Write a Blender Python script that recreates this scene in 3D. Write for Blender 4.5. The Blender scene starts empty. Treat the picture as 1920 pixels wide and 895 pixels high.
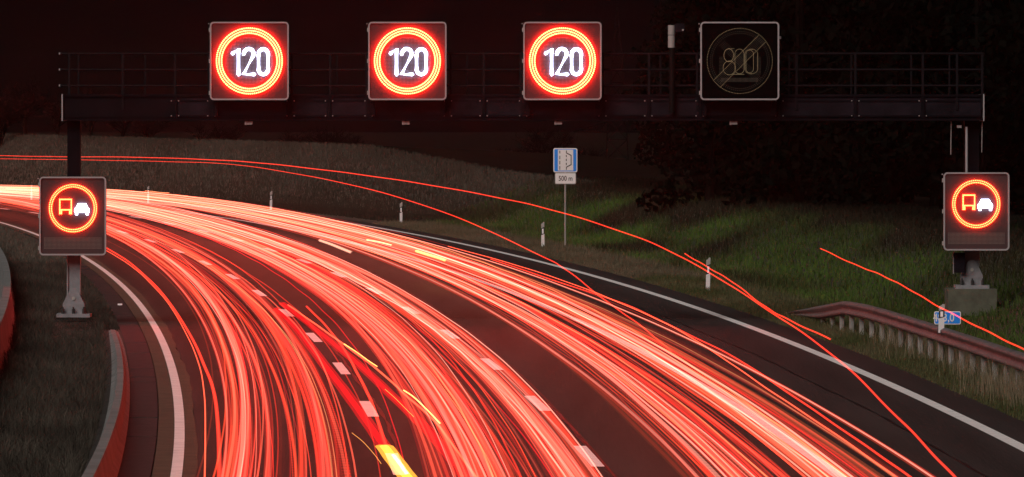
import bpy, math, random
import numpy as np
from mathutils import Vector, Matrix

random.seed(7); RNG = np.random.default_rng(7)
SC = bpy.context.scene
COL = SC.collection
PI = math.pi

# ------------------------------------------------------------------ camera, sky, sun, exposure
F = 12300.0          # focal length in pixels of the 1920 px wide photograph (long telephoto)
H = 5.5              # camera height above the carriageway (standing on an overbridge)
HOR = 194.0          # pixel row of the horizon
cam = bpy.data.cameras.new('camera'); camo = bpy.data.objects.new('camera', cam); COL.objects.link(camo)
camo.location = (0, 0, H); camo.rotation_euler = (PI/2, 0, 0)
cam.sensor_width = 36; cam.lens = 36*F/1920; cam.shift_y = -(447.5-HOR)/1920
cam.clip_start = 1; cam.clip_end = 9000
SC.camera = camo

w = bpy.data.worlds.new('World'); SC.world = w; w.use_nodes = True
nt = w.node_tree; nt.nodes.clear()
sky = nt.nodes.new('ShaderNodeTexSky'); sky.sky_type = 'NISHITA'; sky.sun_disc = False
sky.sun_elevation = math.radians(39); sky.sun_rotation = math.radians(210); sky.air_density = 1.0; sky.dust_density = 3.0
bw = nt.nodes.new('ShaderNodeRGBToBW')
tint = nt.nodes.new('ShaderNodeMix'); tint.data_type = 'RGBA'; tint.blend_type = 'MULTIPLY'; tint.inputs[0].default_value = 1
tint.inputs[7].default_value = (1.0, 0.66, 0.72, 1)          # the town glow on low cloud: dull wine brown
bg = nt.nodes.new('ShaderNodeBackground'); bg.inputs[1].default_value = 0.0010
out = nt.nodes.new('ShaderNodeOutputWorld')
nt.links.new(sky.outputs[0], bw.inputs[0]); nt.links.new(bw.outputs[0], tint.inputs[6])
nt.links.new(tint.outputs[2], bg.inputs[0]); nt.links.new(bg.outputs[0], out.inputs[0])

sl = bpy.data.lights.new('sun', 'SUN'); sl.energy = 2.0; sl.angle = math.radians(38); sl.color = (1.0, 0.93, 0.86)
so = bpy.data.objects.new('sun', sl); COL.objects.link(so)
SUND = Vector((0.40, 0.69, -0.60)).normalized()
so.rotation_euler = SUND.to_track_quat('-Z', 'Y').to_euler(); so.location = (-40, -40, 60)
SC.view_settings.view_transform = 'Standard'; SC.view_settings.look = 'None'
SC.view_settings.exposure = 0.0; SC.view_settings.gamma = 1.0; SC.view_settings.use_curve_mapping = False
SC.cycles.max_bounces = 3; SC.cycles.diffuse_bounces = 1; SC.cycles.glossy_bounces = 2; SC.cycles.transparent_max_bounces = 100; SC.cycles.sample_clamp_indirect = 4.0

# ------------------------------------------------------------------ materials
MATS = {}
def mat(name, col, rough=0.7, metal=0.0, var=0.0, scale=8.0, bump=0.0, bscale=60.0, col2=None, spec=0.5, stretch=None):
    m = bpy.data.materials.new(name); m.use_nodes = True; n = m.node_tree.nodes; l = m.node_tree.links
    b = n['Principled BSDF']; b.inputs['Roughness'].default_value = rough; b.inputs['Metallic'].default_value = metal
    b.inputs['Base Color'].default_value = (*col, 1); b.inputs['Specular IOR Level'].default_value = spec
    if var or bump:
        tc = n.new('ShaderNodeTexCoord'); src = tc.outputs['Object']
        if stretch:
            mp = n.new('ShaderNodeMapping'); mp.inputs['Scale'].default_value = stretch; l.new(src, mp.inputs[0]); src = mp.outputs[0]
    if var:
        t = n.new('ShaderNodeTexNoise'); t.inputs['Scale'].default_value = scale; t.inputs['Detail'].default_value = 6; t.inputs['Roughness'].default_value = .65
        l.new(src, t.inputs['Vector'])
        r = n.new('ShaderNodeValToRGB'); r.color_ramp.elements[0].position = .32; r.color_ramp.elements[1].position = .68
        c2 = col2 or tuple(c*(1+var) for c in col); c1 = col if col2 else tuple(c*(1-var) for c in col)
        r.color_ramp.elements[0].color = (*c1, 1); r.color_ramp.elements[1].color = (*c2, 1)
        l.new(t.outputs[0], r.inputs[0]); l.new(r.outputs[0], b.inputs['Base Color'])
    if bump:
        t2 = n.new('ShaderNodeTexNoise'); t2.inputs['Scale'].default_value = bscale; t2.inputs['Detail'].default_value = 4
        l.new(src, t2.inputs['Vector'])
        bp = n.new('ShaderNodeBump'); bp.inputs['Strength'].default_value = bump; bp.inputs['Distance'].default_value = .02
        l.new(t2.outputs[0], bp.inputs['Height']); l.new(bp.outputs[0], b.inputs['Normal'])
    MATS[name] = m; return m
def emat(name, col, strength=1.0, sampling='AUTO'):
    m = bpy.data.materials.new(name); m.use_nodes = True; n = m.node_tree.nodes; l = m.node_tree.links
    n.remove(n['Principled BSDF']); e = n.new('ShaderNodeEmission'); e.inputs[0].default_value = (*col, 1); e.inputs[1].default_value = strength
    l.new(e.outputs[0], n['Material Output'].inputs[0]); m.cycles.emission_sampling = sampling
    MATS[name] = m; return m

mat('asphalt', (.026, .022, .022), .8, var=.3, scale=1.1, bump=.5, bscale=16, col2=(.046, .039, .038), stretch=(1, .05, 1), spec=.25)
mat('tar', (.008, .007, .007), .45)
mat('edge_asphalt', (.070, .060, .040), .85, var=.3, scale=2.2, bump=.6, bscale=14)
mat('slab', (.032, .027, .028), .7, var=.4, scale=3.0, bump=.5, bscale=12)
mat('road_paint', (.88, .88, .88), .6, var=.12, scale=2.5, bump=.3, bscale=20)
mat('concrete', (.18, .18, .18), .85, var=.25, scale=1.2, bump=.4, bscale=10)
mat('foundation', (.085, .085, .06), .9, var=.3, scale=3, bump=.4, bscale=12)
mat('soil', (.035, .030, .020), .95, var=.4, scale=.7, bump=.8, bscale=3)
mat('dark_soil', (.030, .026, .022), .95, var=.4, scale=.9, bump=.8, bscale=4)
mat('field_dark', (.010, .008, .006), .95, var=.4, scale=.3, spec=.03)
mat('dry_turf', (.04, .032, .023), .95, var=.3, scale=.15, bump=.3, bscale=2, col2=(.085,.070,.050))
mat('dark_paint', (.0065, .0050, .0070), .6, var=.3, scale=1.5, bump=.1, bscale=30, spec=.04)
mat('panel_paint', (.012, .0092, .013), .6, var=.5, scale=1.8, spec=.05)
mat('rail_steel', (.009, .0075, .0095), .6, var=.2, scale=4, spec=.06)
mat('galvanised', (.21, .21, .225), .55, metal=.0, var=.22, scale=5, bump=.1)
mat('frame_grey', (.32, .31, .32), .45, var=.06, scale=6)
mat('cabinet_black', (.003, .003, .003), .7, spec=.1)
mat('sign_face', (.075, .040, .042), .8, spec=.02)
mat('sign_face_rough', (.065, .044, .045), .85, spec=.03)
mat('sign_face_off', (.0015, .0015, .0015), .8, spec=.03)
mat('led_off', (.46, .42, .24), .6)
mat('led_off_dim', (.10, .095, .07), .6)
mat('led_lens', (.22, .22, .26), .6)
mat('led_matrix', (.17, .14, .12), .6)
mat('guard_steel', (.115, .115, .118), .6, var=.28, scale=3.5, bump=.15, bscale=20, spec=.2)
mat('guard_post', (.30, .30, .28), .6, var=.25, scale=4)
mat('post_white', (.72, .71, .72), .55, var=.08, scale=9)
mat('post_grey', (.36, .35, .34), .6, var=.15, scale=9)
mat('post_black', (.02, .02, .02), .6)
mat('reflector', (.9, .9, .92), .2)
mat('sign_blue', (.012, .26, .90), .45)
mat('sign_white', (.78, .78, .78), .5)
mat('sign_ink', (.015, .015, .015), .6)
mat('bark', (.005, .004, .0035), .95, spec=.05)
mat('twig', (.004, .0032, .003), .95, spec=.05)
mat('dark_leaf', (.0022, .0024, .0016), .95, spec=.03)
mat('pylon_steel', (.004, .003, .003), .9, spec=.05)
mat('device_grey', (.30, .29, .28), .5)
emat('led_red', (115.0, 2.2, 0.70), 1.0)
emat('led_red_small', (48.0, 1.4, 0.38), 1.0)
emat('led_white', (8, 8.8, 12), 1.0)

# blades take their colour from a point attribute
def blade_mat(name):
    m = bpy.data.materials.new(name); m.use_nodes = True; n = m.node_tree.nodes; l = m.node_tree.links
    b = n['Principled BSDF']; b.inputs['Roughness'].default_value = .9; b.inputs['Specular IOR Level'].default_value = .1
    a = n.new('ShaderNodeAttribute'); a.attribute_name = 'tone'; l.new(a.outputs['Color'], b.inputs['Base Color'])
    MATS[name] = m
blade_mat('grass')
# light streaks: radiance along each streak is a point attribute, LED pulsing along the way is a second one
m = bpy.data.materials.new('streak'); m.use_nodes = True; n = m.node_tree.nodes; l = m.node_tree.links
n.remove(n['Principled BSDF']); e = n.new('ShaderNodeEmission')
a = n.new('ShaderNodeAttribute'); a.attribute_name = 'glow'
p = n.new('ShaderNodeAttribute'); p.attribute_name = 'pulse'
f1 = n.new('ShaderNodeMath'); f1.operation = 'COSINE'; l.new(p.outputs['Fac'], f1.inputs[0])
f2 = n.new('ShaderNodeMath'); f2.operation = 'MULTIPLY_ADD'; f2.inputs[1].default_value = .38; f2.inputs[2].default_value = .62; l.new(f1.outputs[0], f2.inputs[0])
l.new(a.outputs['Color'], e.inputs[0]); l.new(f2.outputs[0], e.inputs[1]); geo = n.new('ShaderNodeNewGeometry'); ff = n.new('ShaderNodeMath'); ff.operation = 'SUBTRACT'; ff.inputs[0].default_value = 1; l.new(geo.outputs['Backfacing'], ff.inputs[1])
f3 = n.new('ShaderNodeMath'); f3.operation = 'MULTIPLY'; l.new(f2.outputs[0], f3.inputs[0]); l.new(ff.outputs[0], f3.inputs[1]); l.new(f3.outputs[0], e.inputs[1])
tr = n.new('ShaderNodeBsdfTransparent'); ad = n.new('ShaderNodeAddShader'); l.new(e.outputs[0], ad.inputs[0]); l.new(tr.outputs[0], ad.inputs[1])
l.new(ad.outputs[0], n['Material Output'].inputs[0])      # light adds up where streaks cross, it hides nothing
m.cycles.emission_sampling = 'NONE'; MATS['streak'] = m

# ------------------------------------------------------------------ helpers
class MB:
    def __init__(s): s.v = []; s.f = []
    def add(s, vs, fs):
        b = len(s.v); s.v += [tuple(v) for v in vs]; s.f += [tuple(b+i for i in f) for f in fs]; return s
    def box(s, x0, x1, y0, y1, z0, z1):
        return s.add([(x0,y0,z0),(x1,y0,z0),(x1,y1,z0),(x0,y1,z0),(x0,y0,z1),(x1,y0,z1),(x1,y1,z1),(x0,y1,z1)],
                     [(0,3,2,1),(4,5,6,7),(0,1,5,4),(1,2,6,5),(2,3,7,6),(3,0,4,7)])
    def tube(s, pts, r, n=8, cap=True):
        pts = [Vector(p) for p in pts]; rs = r if isinstance(r, (list, tuple)) else [r]*len(pts); vs = []; fs = []
        for i, p in enumerate(pts):
            t = (pts[min(i+1, len(pts)-1)]-pts[max(i-1, 0)]).normalized()
            u = t.cross(Vector((0,0,1)))
            if u.length < 1e-3: u = Vector((1,0,0))
            u.normalize(); q = u.cross(t)
            for k in range(n):
                a = 2*PI*k/n; vs.append(p+(u*math.cos(a)+q*math.sin(a))*rs[i])
        for i in range(len(pts)-1):
            for k in range(n):
                fs.append((i*n+k, i*n+(k+1)%n, (i+1)*n+(k+1)%n, (i+1)*n+k))
        if cap: fs.append(tuple(range(n-1,-1,-1))); fs.append(tuple((len(pts)-1)*n+k for k in range(n)))
        return s.add(vs, fs)
    def extrude_xz(s, poly, y0, y1):       # poly: (x,z) counter-clockwise seen from the camera (-Y)
        n = len(poly)
        return s.add([(x,y0,z) for x,z in poly]+[(x,y1,z) for x,z in poly],
                     [tuple(range(n)), tuple(range(2*n-1,n-1,-1))]+[(i,n+i,n+(i+1)%n,(i+1)%n) for i in range(n)])
    def dome(s, x, y, z, r, n=6):          # small LED lens bulging towards the camera
        vs = [(x,y-r*1.1,z)]
        for rr, yy in ((.72*r, -.8*r), (r, 0), (.9*r, .9*r)):
            for k in range(n): a = 2*PI*k/n; vs.append((x+rr*math.cos(a), y+yy, z+rr*math.sin(a)))
        fs = [(0,1+k,1+(k+1)%n) for k in range(n)]
        for j in range(2):
            for k in range(n): fs.append((1+j*n+k, 1+(j+1)*n+k, 1+(j+1)*n+(k+1)%n, 1+j*n+(k+1)%n))
        return s.add(vs, fs)
    def disc(s, x, y, z, r, n=4):
        return s.add([(x+r*math.cos(2*PI*k/n+.785), y, z+r*math.sin(2*PI*k/n+.785)) for k in range(n)], [tuple(range(n))])
    def build(s, name, material, parent=None, smooth=False, kind=None):
        off = WORLD0.get(parent.name, (0,0,0)) if parent is not None else (0,0,0)
        me = bpy.data.meshes.new(name)
        me.from_pydata([(v[0]-off[0], v[1]-off[1], v[2]-off[2]) for v in s.v], [], s.f); me.update()
        me.materials.append(MATS[material])
        if smooth:
            for pl in me.polygons: pl.use_smooth = True
        o = bpy.data.objects.new(name, me); COL.objects.link(o)
        if parent is not None: o.parent = parent; WORLD0[o.name] = off
        if kind: o['kind'] = kind
        return o
WORLD0 = {}
def tag(o, label, cat, group=None, kind=None):
    o['label'] = label
    if cat: o['category'] = cat
    if group: o['group'] = group
    if kind: o['kind'] = kind
    return o
def thing(name, label, cat, loc, group=None):
    o = bpy.data.objects.new(name, None); COL.objects.link(o); o.location = loc; o.empty_display_size = .2
    WORLD0[o.name] = tuple(loc); return tag(o, label, cat, group)
def struct(o): o['kind'] = 'structure'; return o
def rrect(x0, x1, z0, z1, r, n=6):
    pts = []
    for cx, cz, a0 in ((x1-r,z0+r,-PI/2),(x1-r,z1-r,0),(x0+r,z1-r,PI/2),(x0+r,z0+r,PI)):
        for k in range(n+1): a = a0+PI/2*k/n; pts.append((cx+r*math.cos(a), cz+r*math.sin(a)))
    return pts
def frame_xz(mb, x0, x1, z0, z1, wd, y0, y1, r):
    a = rrect(x0,x1,z0,z1,r); b = rrect(x0+wd,x1-wd,z0+wd,z1-wd,max(r-wd,.02)); n = len(a)
    vs = [(x,y0,z) for x,z in a]+[(x,y0,z) for x,z in b]+[(x,y1,z) for x,z in a]+[(x,y1,z) for x,z in b]; fs = []
    for i in range(n):
        j = (i+1)%n
        fs += [(i,j,n+j,n+i),(i,2*n+i,2*n+j,j),(n+i,n+j,3*n+j,3*n+i),(2*n+i,3*n+i,3*n+j,2*n+j)]
    mb.add(vs, fs)
def copy_tree(o, parent=None):
    c = o.copy(); COL.objects.link(c); c.parent = parent
    for ch in list(o.children): copy_tree(ch, c)
    return c
def at(px, py, d): return Vector(((px-960)*d/F, d, H-(py-HOR)*d/F))
def atz(px, py, z):
    d = (H-z)*F/(py-HOR); return Vector(((px-960)*d/F, d, z))
def text_mesh(name, s, size, loc, material, parent, sx=1.0):
    cu = bpy.data.curves.new(name, 'FONT'); cu.body = s; cu.size = size; cu.align_x = 'CENTER'; cu.align_y = 'CENTER'; cu.extrude = .003; cu.offset = size*.012
    to = bpy.data.objects.new(name+'_tmp', cu); COL.objects.link(to)
    bpy.context.view_layer.update()
    me = bpy.data.meshes.new_from_object(to.evaluated_get(bpy.context.evaluated_depsgraph_get()))
    bpy.data.objects.remove(to)
    off = WORLD0[parent.name]
    me.transform(Matrix.Translation(Vector(loc)-Vector(off)) @ Matrix.Rotation(PI/2, 4, 'X') @ Matrix.Diagonal((sx,1,1,1)))
    me.materials.clear(); me.materials.append(MATS[material])
    o = bpy.data.objects.new(name, me); COL.objects.link(o); o.parent = parent; WORLD0[o.name] = off
    return o

# ------------------------------------------------------------------ the course of the motorway (long left-hand bend)
Rp = np.array([(30,8.75),(60,8.65),(85,8.4),(104,8.11),(107.2,8.02),(127.4,7.6),(143.6,7.0),(163.4,5.84),(184.8,4.36),(217.5,1.77),(228.5,.74),(252,-1.85),(280.7,-4.8),(298,-7.0),(347,-14.2),(395,-23.4),(442,-33.8),(500,-48.5),(560,-65),(640,-89)])
Lp = np.array([(30,-3.6),(60,-3.9),(96.5,-4.83),(106.4,-5.29),(119.5,-6.02),(136.4,-7.1),(153.4,-8.23),(179.9,-10.38),(214,-13.5),(252,-17.4),(298,-22.8),(347,-30.0),(395,-39.2),(442,-49.6),(500,-64.3),(560,-80.8),(640,-104.8)])
RC = np.polyfit(Rp[:,0]/100, Rp[:,1], 5); LC = np.polyfit(Lp[:,0]/100, Lp[:,1], 5)
def _ev(C, d):
    d = np.asarray(d, float); dd = np.clip(d, 30, 640); v = np.polyval(C, dd/100)
    s = np.polyval(np.polyder(C), 6.4)/100
    return v+np.maximum(d-640, 0)*s
def R(d): return _ev(RC, d)
def L(d): return _ev(LC, d)
def lane(t, d): return L(d)+(R(d)-L(d))*t
def zr(d):
    d = np.asarray(d, float); q = np.clip(d-290, 0, 170); return -(q*q)*4.3e-5-np.maximum(d-460, 0)*.0146
CR = ([60,110,150,280,330,375,510,700],[.9,1.2,1.5,1.5,1.95,2.9,2.9,2.4])
def bank(off, d):
    d = np.asarray(d, float); off = np.asarray(off, float); b = zr(d); c = np.interp(d, *CR)
    s = np.clip((off-4.4)/6.5, 0, 1); s = s*s*(3-2*s)
    z = b+.015*np.clip((off-.9)/1.5, 0, 1)+(c-b)*s
    q = np.clip((off-16)/50, 0, 1); q = q*q*(3-2*q)
    return z*(1-q)+(-2.2)*q
def strip_mesh(name, material, ds, lines, parent=None):
    """lines: list of functions d -> (x, z), left to right; one sheet between them"""
    mb = MB(); k = len(lines)
    for d in ds:
        for fn in lines: x, z = fn(d); mb.v.append((float(x), float(d), float(z)))
    for i in range(len(ds)-1):
        for j in range(k-1): mb.f.append((i*k+j, i*k+j+1, (i+1)*k+j+1, (i+1)*k+j))
    return mb.build(name, material, parent)

DS = list(np.arange(30, 200, 3.0))+list(np.arange(200, 660, 5.0))
g = MB(); g.add([(-1500,-300,-6),(1500,-300,-6),(1500,2600,-6),(-1500,2600,-6)], [(0,1,2,3)])
struct(g.build('ground', 'field_dark'))
RT = [0]+[i/32 for i in range(1, 33)]+[1.07]
road = struct(strip_mesh('road', 'asphalt', DS, [(lambda t: (lambda d: (lane(t,d)+(.28 if t == 0 else 0), zr(d))))(t) for t in RT]))
la = road.data.attributes.new('lane_pos', 'FLOAT', 'POINT'); la.data.foreach_set('value', np.tile(np.array(RT, np.float32), len(DS)))
am = MATS['asphalt'].node_tree; aa = am.nodes.new('ShaderNodeAttribute'); aa.attribute_name = 'lane_pos'
m1 = am.nodes.new('ShaderNodeMath'); m1.operation = 'MULTIPLY'; m1.inputs[1].default_value = 16*PI; am.links.new(aa.outputs['Fac'], m1.inputs[0])
m2 = am.nodes.new('ShaderNodeMath'); m2.operation = 'COSINE'; am.links.new(m1.outputs[0], m2.inputs[0])
m3 = am.nodes.new('ShaderNodeMath'); m3.operation = 'MULTIPLY_ADD'; m3.inputs[1].default_value = .16; m3.inputs[2].default_value = .92; am.links.new(m2.outputs[0], m3.inputs[0])
bs = am.nodes['Principled BSDF']; src = bs.inputs['Base Color'].links[0].from_socket; vm = am.nodes.new('ShaderNodeVectorMath'); vm.operation = 'SCALE'
am.links.new(src, vm.inputs[0]); am.links.new(m3.outputs[0], vm.inputs['Scale']); am.links.new(vm.outputs[0], bs.inputs['Base Color'])
# pale edge strip either side of the left edge line, then the gutter slabs
struct(strip_mesh('edge_strip', 'edge_asphalt', DS, [lambda d: (L(d)-.34, zr(d)+.006), lambda d: (L(d)+.30+.05*math.sin(d*1.7)*math.sin(d*.61), zr(d)+.006)]))
gut = struct(strip_mesh('gutter', 'dark_soil', DS, [lambda d: (L(d)-.86, zr(d)-.02), lambda d: (L(d)-.335, zr(d)-.02)]))
d = 70.0
while d < 230:
    ln = 2.2 if random.random() < .3 else 4.2
    mb = MB(); dz = random.uniform(-.006, .008)
    for (dd, x0, x1) in ((d+.04, -.85, -.36), (d+ln-.04, -.85, -.36)):
        for x in (x0, x1): mb.v += [(float(L(dd)+x), dd, float(zr(dd)+.01+dz)), (float(L(dd)+x), dd, float(zr(dd)-.05))]
    mb.f = [(0,2,6,4),(0,1,3,2),(4,6,7,5),(0,4,5,1),(2,3,7,6)]
    mb.build('slab', 'slab', gut); d += ln
st = atz(225,573,0); mb = MB(); mb.box(st.x-.06, st.x+.06, st.y-.04, st.y+.04, 0, .05); mb.build('reflector_stud', 'reflector', gut)
# painted lines
def line(name, fn, wd, d0, d1, z=.012, step=3.0):
    ds = np.arange(d0, d1+.01, step)
    return strip_mesh(name, 'road_paint', ds, [lambda d: (fn(d)-wd/2, zr(d)+z), lambda d: (fn(d)+wd/2, zr(d)+z)], road)
line('edge_line', lambda d: L(d)+.02, .17, 33, 639); line('edge_line', lambda d: R(d), .24, 33, 639)
line('shoulder_line', lambda d: lane(.735, d), .20, 33, 639)
for k in range(-3, 20):
    for t, d0 in ((.25, 100.0), (.478, 102.2)):
        c = d0+18*k-3; ds = np.arange(c, c+6.01, 1.5)
        strip_mesh('lane_dash', 'road_paint', ds, [lambda d: (lane(t,d)-.10, zr(d)+.008), lambda d: (lane(t,d)+.10, zr(d)+.008)], road)
for t0, w_, ph in ((.262,.035,.3),(.489,.04,1.9),(.72,.04,2.6),(.90,.03,4.0)):
    strip_mesh('tar_seam', 'tar', np.arange(60, 330, 2.0), [lambda d: (lane(t0,d)-w_+.02*math.sin(d*.9+ph)+.03*math.sin(d*.23), zr(d)+.004), lambda d: (lane(t0,d)+w_*.6+.02*math.sin(d*1.3+ph)+.03*math.sin(d*.23), zr(d)+.004)], road)
# verge and bank on the right, median and far carriageway on the left
offs = [.95,1.5,2.2,3,4,5,6,7,8,9,10,11,13,16,24,34,46,60,80,140,300]
DB = list(np.arange(30, 330, 4.0))+list(np.arange(330, 900, 8.0))
VL = [(lambda o: (lambda d: (R(d)+o, bank(o,d)-.012)))(o) for o in offs]
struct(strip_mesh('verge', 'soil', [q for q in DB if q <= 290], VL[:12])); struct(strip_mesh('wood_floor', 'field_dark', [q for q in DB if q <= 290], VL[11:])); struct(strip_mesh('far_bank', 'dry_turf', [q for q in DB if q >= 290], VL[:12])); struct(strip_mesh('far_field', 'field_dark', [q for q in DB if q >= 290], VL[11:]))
struct(strip_mesh('median', 'dark_soil', DS, [lambda d: (L(d)-3.75, zr(d)+.0), lambda d: (L(d)-2.4, zr(d)+.06), lambda d: (L(d)-.85, zr(d)+.01)]))
struct(strip_mesh('far_carriageway', 'asphalt', DS, [lambda d: (L(d)-18.5, zr(d)-.01), lambda d: (L(d)-3.7, zr(d)-.01)]))
struct(strip_mesh('field', 'soil', DB, [lambda d: (L(d)-300, zr(d)-.4), lambda d: (L(d)-40, zr(d)-.2), lambda d: (L(d)-18.4, zr(d)-.02)]))

# ------------------------------------------------------------------ concrete barriers
def barrier(name, label, group, offfn, hfn, d0, d1, step):
    prof = [(-.27,0),(-.27,.10),(-.17,.36),(-.09,1.0),(.09,1.0),(.17,.36),(.27,.10),(.27,0)]
    root = thing(name, label, 'barrier', (float(L(d0)+offfn(d0)), d0, float(zr(d0))), group)
    d = d0
    while d < d1-.1:
        e = min(d+step, d1); ds = np.linspace(d+.012, e-.012, 5); mb = MB(); k = len(prof)
        for dd in ds:
            h = hfn(dd)
            for x, z in prof: mb.v.append((float(L(dd)+offfn(dd)+x*(.55+.45*min(1,h/.8))), float(dd), float(zr(dd)-.03+z*h+.03)))
        for i in range(4):
            for j in range(k-1): mb.f.append((i*k+j, (i+1)*k+j, (i+1)*k+j+1, i*k+j+1))
        mb.f += [tuple(range(k)), tuple(4*k+j for j in range(k-1,-1,-1))]
        mb.build('barrier_section', 'concrete', root); d = e
barrier('concrete_barrier', 'pale concrete barrier with lowered end beside the dark gutter slabs', None,
        lambda d: -1.06, lambda d: float(np.interp(d, [60,85,100,120,158],[.85,.55,.45,.28,.05])), 60, 158, 7)
barrier('concrete_barrier', 'pale curved concrete barrier at the left edge beyond the grass median', None,
        lambda d: float(-3.62), lambda d: .95, 60, 420, 12)

# ------------------------------------------------------------------ the sign gantry
GY = 164.0; GS = F/GY
def gx(px): return (px-960)/GS
def gz(py): return H-(py-HOR)/GS
gan = thing('sign_gantry', 'dark steel gantry with walkway railings spanning all lanes', 'gantry', (gx(140), GY, 0.1))
x0, x1, zt, zb = gx(119), gx(1842), gz(179), gz(225)
mb = MB(); mb.box(x0+.03, x1-.03, GY-.42, GY+1.0, zb+.03, zt-.03); mb.build('beam', 'dark_paint', gan)
for z0, z1, y0, y1 in ((zt-.035, zt+.025, GY-.50, GY+1.06), (zb-.02, zb+.035, GY-.50, GY+1.06)):
    mb = MB(); mb.box(x0+.02, x1-.02, y0, y1, z0, z1); mb.build('chord', 'dark_paint', gan)
mb = MB(); mb.box(x0-.012, x0+.018, GY-.52, GY+1.08, zb-.03, zt+.03); mb.build('end_plate', 'frame_grey', gan)
mb = MB(); mb.box(x1-.018, x1+.012, GY-.52, GY+1.08, zb-.03, zt+.03); mb.build('end_plate', 'frame_grey', gan)
SX = [(397,544),(692,838),(981,1127),(1311,1458)]
edges = [121,330,398,546,618,692,840,907,981,1129,1215,1311,1460,1602,1728,1838]
for a, b in zip(edges[:-1], edges[1:]):
    mb = MB(); xa, xb = gx(a)+.02, gx(b)-.02; mb.box(xa, xb, GY-.455, GY-.415, zb+.06, zt-.06); mb.build('panel', 'dark_paint' if a == 121 else 'panel_paint', gan)
    if a > 121:
        mb = MB(); mb.box(xa, xb, GY-.475, GY-.453, zt-.16, zt-.12); mb.box(xa, xb, GY-.475, GY-.453, zb+.08, zb+.12); mb.build('panel_rib', 'dark_paint', gan)
for a in edges[1:-1]:
    x = gx(a); mb = MB()
    mb.box(x-.045, x+.045, GY-.50, GY-.42, zb+.04, zt-.04); mb.build('stiffener', 'dark_paint', gan)
    for s in (-1, 1):
        for z in (zb+.10, zt-.14):
            mb = MB(); mb.dome(x+s*.09, GY-.475, z, .018); mb.build('bolt', 'device_grey', gan)
zr1, zr2, zr3 = gz(101), gz(131), gz(161)
for yy, s in ((GY-.46, 0), (GY+1.0, 1)):
    for z in (zr1, zr2, zr3):
        mb = MB(); mb.tube([(gx(115)+s*.12, yy, z), (gx(1842), yy, z)], .026, 8); mb.build('rail', 'rail_steel', gan)
for px in (132, 232, 330, 393, 548, 620, 688, 845, 907, 976, 1130, 1216, 1306, 1492, 1602, 1728, 1792, 1839):
    mb = MB(); x = gx(px); mb.box(x-.028, x+.028, GY-.49, GY-.43, zb+.25 if px != 132 else zt, zr1+.02); mb.build('railing_post', 'rail_steel', gan)
for px in (142, 268, 394, 515, 630, 760, 875, 1000, 1120, 1240, 1360, 1483, 1600, 1713, 1785):
    mb = MB(); x = gx(px); mb.box(x-.02, x+.02, GY+.98, GY+1.03, zt, zr1+.015); mb.build('railing_post', 'rail_steel', gan)
for z in (zr1, zr2, zr3):     # left rail ends coloured pale for the light from the left
    mb = MB(); mb.box(gx(113)-.0, gx(113)+.03, GY-.5, GY-.42, z-.02, z+.03); mb.build('rail_end_lit', 'frame_grey', gan)
def foot(cx, z0, lit_top, top, w_, cy):
    mb = MB(); mb.box(cx-w_/2, cx+w_/2, cy-.16, cy+.16, lit_top, top); mb.build('post', 'dark_paint', gan)  # dark colour stands for the unlit upper post, same steel as below
    mb = MB(); mb.box(cx-w_/2+.004, cx+w_/2-.004, cy-.156, cy+.156, z0+.09, lit_top)
    mb.box(cx-w_/2-.006, cx-w_/2+.03, cy-.17, cy-.15, z0+.55, lit_top); mb.box(cx+w_/2-.03, cx+w_/2+.006, cy-.17, cy-.15, z0+.55, lit_top)
    mb.build('post_lit_lower', 'galvanised', gan)  # paler colour paints in headlight glow on the lower post, no separate part
    for yy in (cy-.215, cy+.175):
        mb = MB(); mb.extrude_xz([(cx-.27,z0+.09),(cx+.27,z0+.09),(cx+.27,z0+.33),(cx+.11,z0+.66),(cx+.05,z0+.72),(cx-.05,z0+.72),(cx-.11,z0+.66),(cx-.27,z0+.33)], yy, yy+.04)
        g_ = mb.build('gusset', 'galvanised', gan)
        if yy < cy:
            m2 = MB(); m2.tube([(cx,yy-.02,z0+.47),(cx,yy+.005,z0+.47)], .045, 12); m2.build('pin', 'guard_post', g_)
    mb = MB(); mb.box(cx-.42, cx+.42, cy-.40, cy+.40, z0, z0+.09); mb.build('base_plate', 'galvanised', gan)
    for bx in (-.26, 0, .26):
        mb = MB(); mb.tube([(cx+bx,cy-.31,z0+.08),(cx+bx,cy-.31,z0+.21)], .038, 8); mb.tube([(cx+bx,cy-.31,z0+.208),(cx+bx,cy-.31,z0+.26)], .022, 8); mb.build('anchor_bolt', 'post_black', gan)
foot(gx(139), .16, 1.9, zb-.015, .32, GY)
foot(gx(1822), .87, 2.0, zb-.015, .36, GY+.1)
mb = MB(); mb.box(gx(1775), gx(1866), GY-.62, GY+.75, .2, .87); mb.build('foundation', 'foundation', gan)
mb = MB(); mb.tube([(gx(127.5),GY-.2,.55),(gx(127.5),GY-.2,1.9)], .016, 6); mb.build('conduit', 'frame_grey', gan)
mb = MB(); mb.tube([(gx(1811),GY-.28,gz(238)),(gx(1811),GY-.28,gz(325))], .032, 8); mb.build('conduit', 'frame_grey', gan)
for px, a, b in ((1782,228,290),(1840,228,286)):
    mb = MB(); mb.tube([(gx(px),GY-.30,gz(a)),(gx(px)-.01,GY-.30,gz(b))], .011, 6); mb.build('cable', 'device_grey', gan)
mb = MB(); mb.box(gx(1793), gx(1801), GY-.34, GY-.2, gz(240), gz(235)); mb.build('junction_box', 'frame_grey', gan)
mb = MB(); mb.box(gx(1787), gx(1808), GY-.30, GY-.05, gz(511), gz(474)); cb = mb.build('control_box', 'panel_paint', gan)
mb = MB(); mb.box(gx(1787)-.02, gx(1787), GY-.31, GY-.2, gz(513), gz(472)); mb.build('hinge_rail', 'galvanised', cb)
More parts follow.
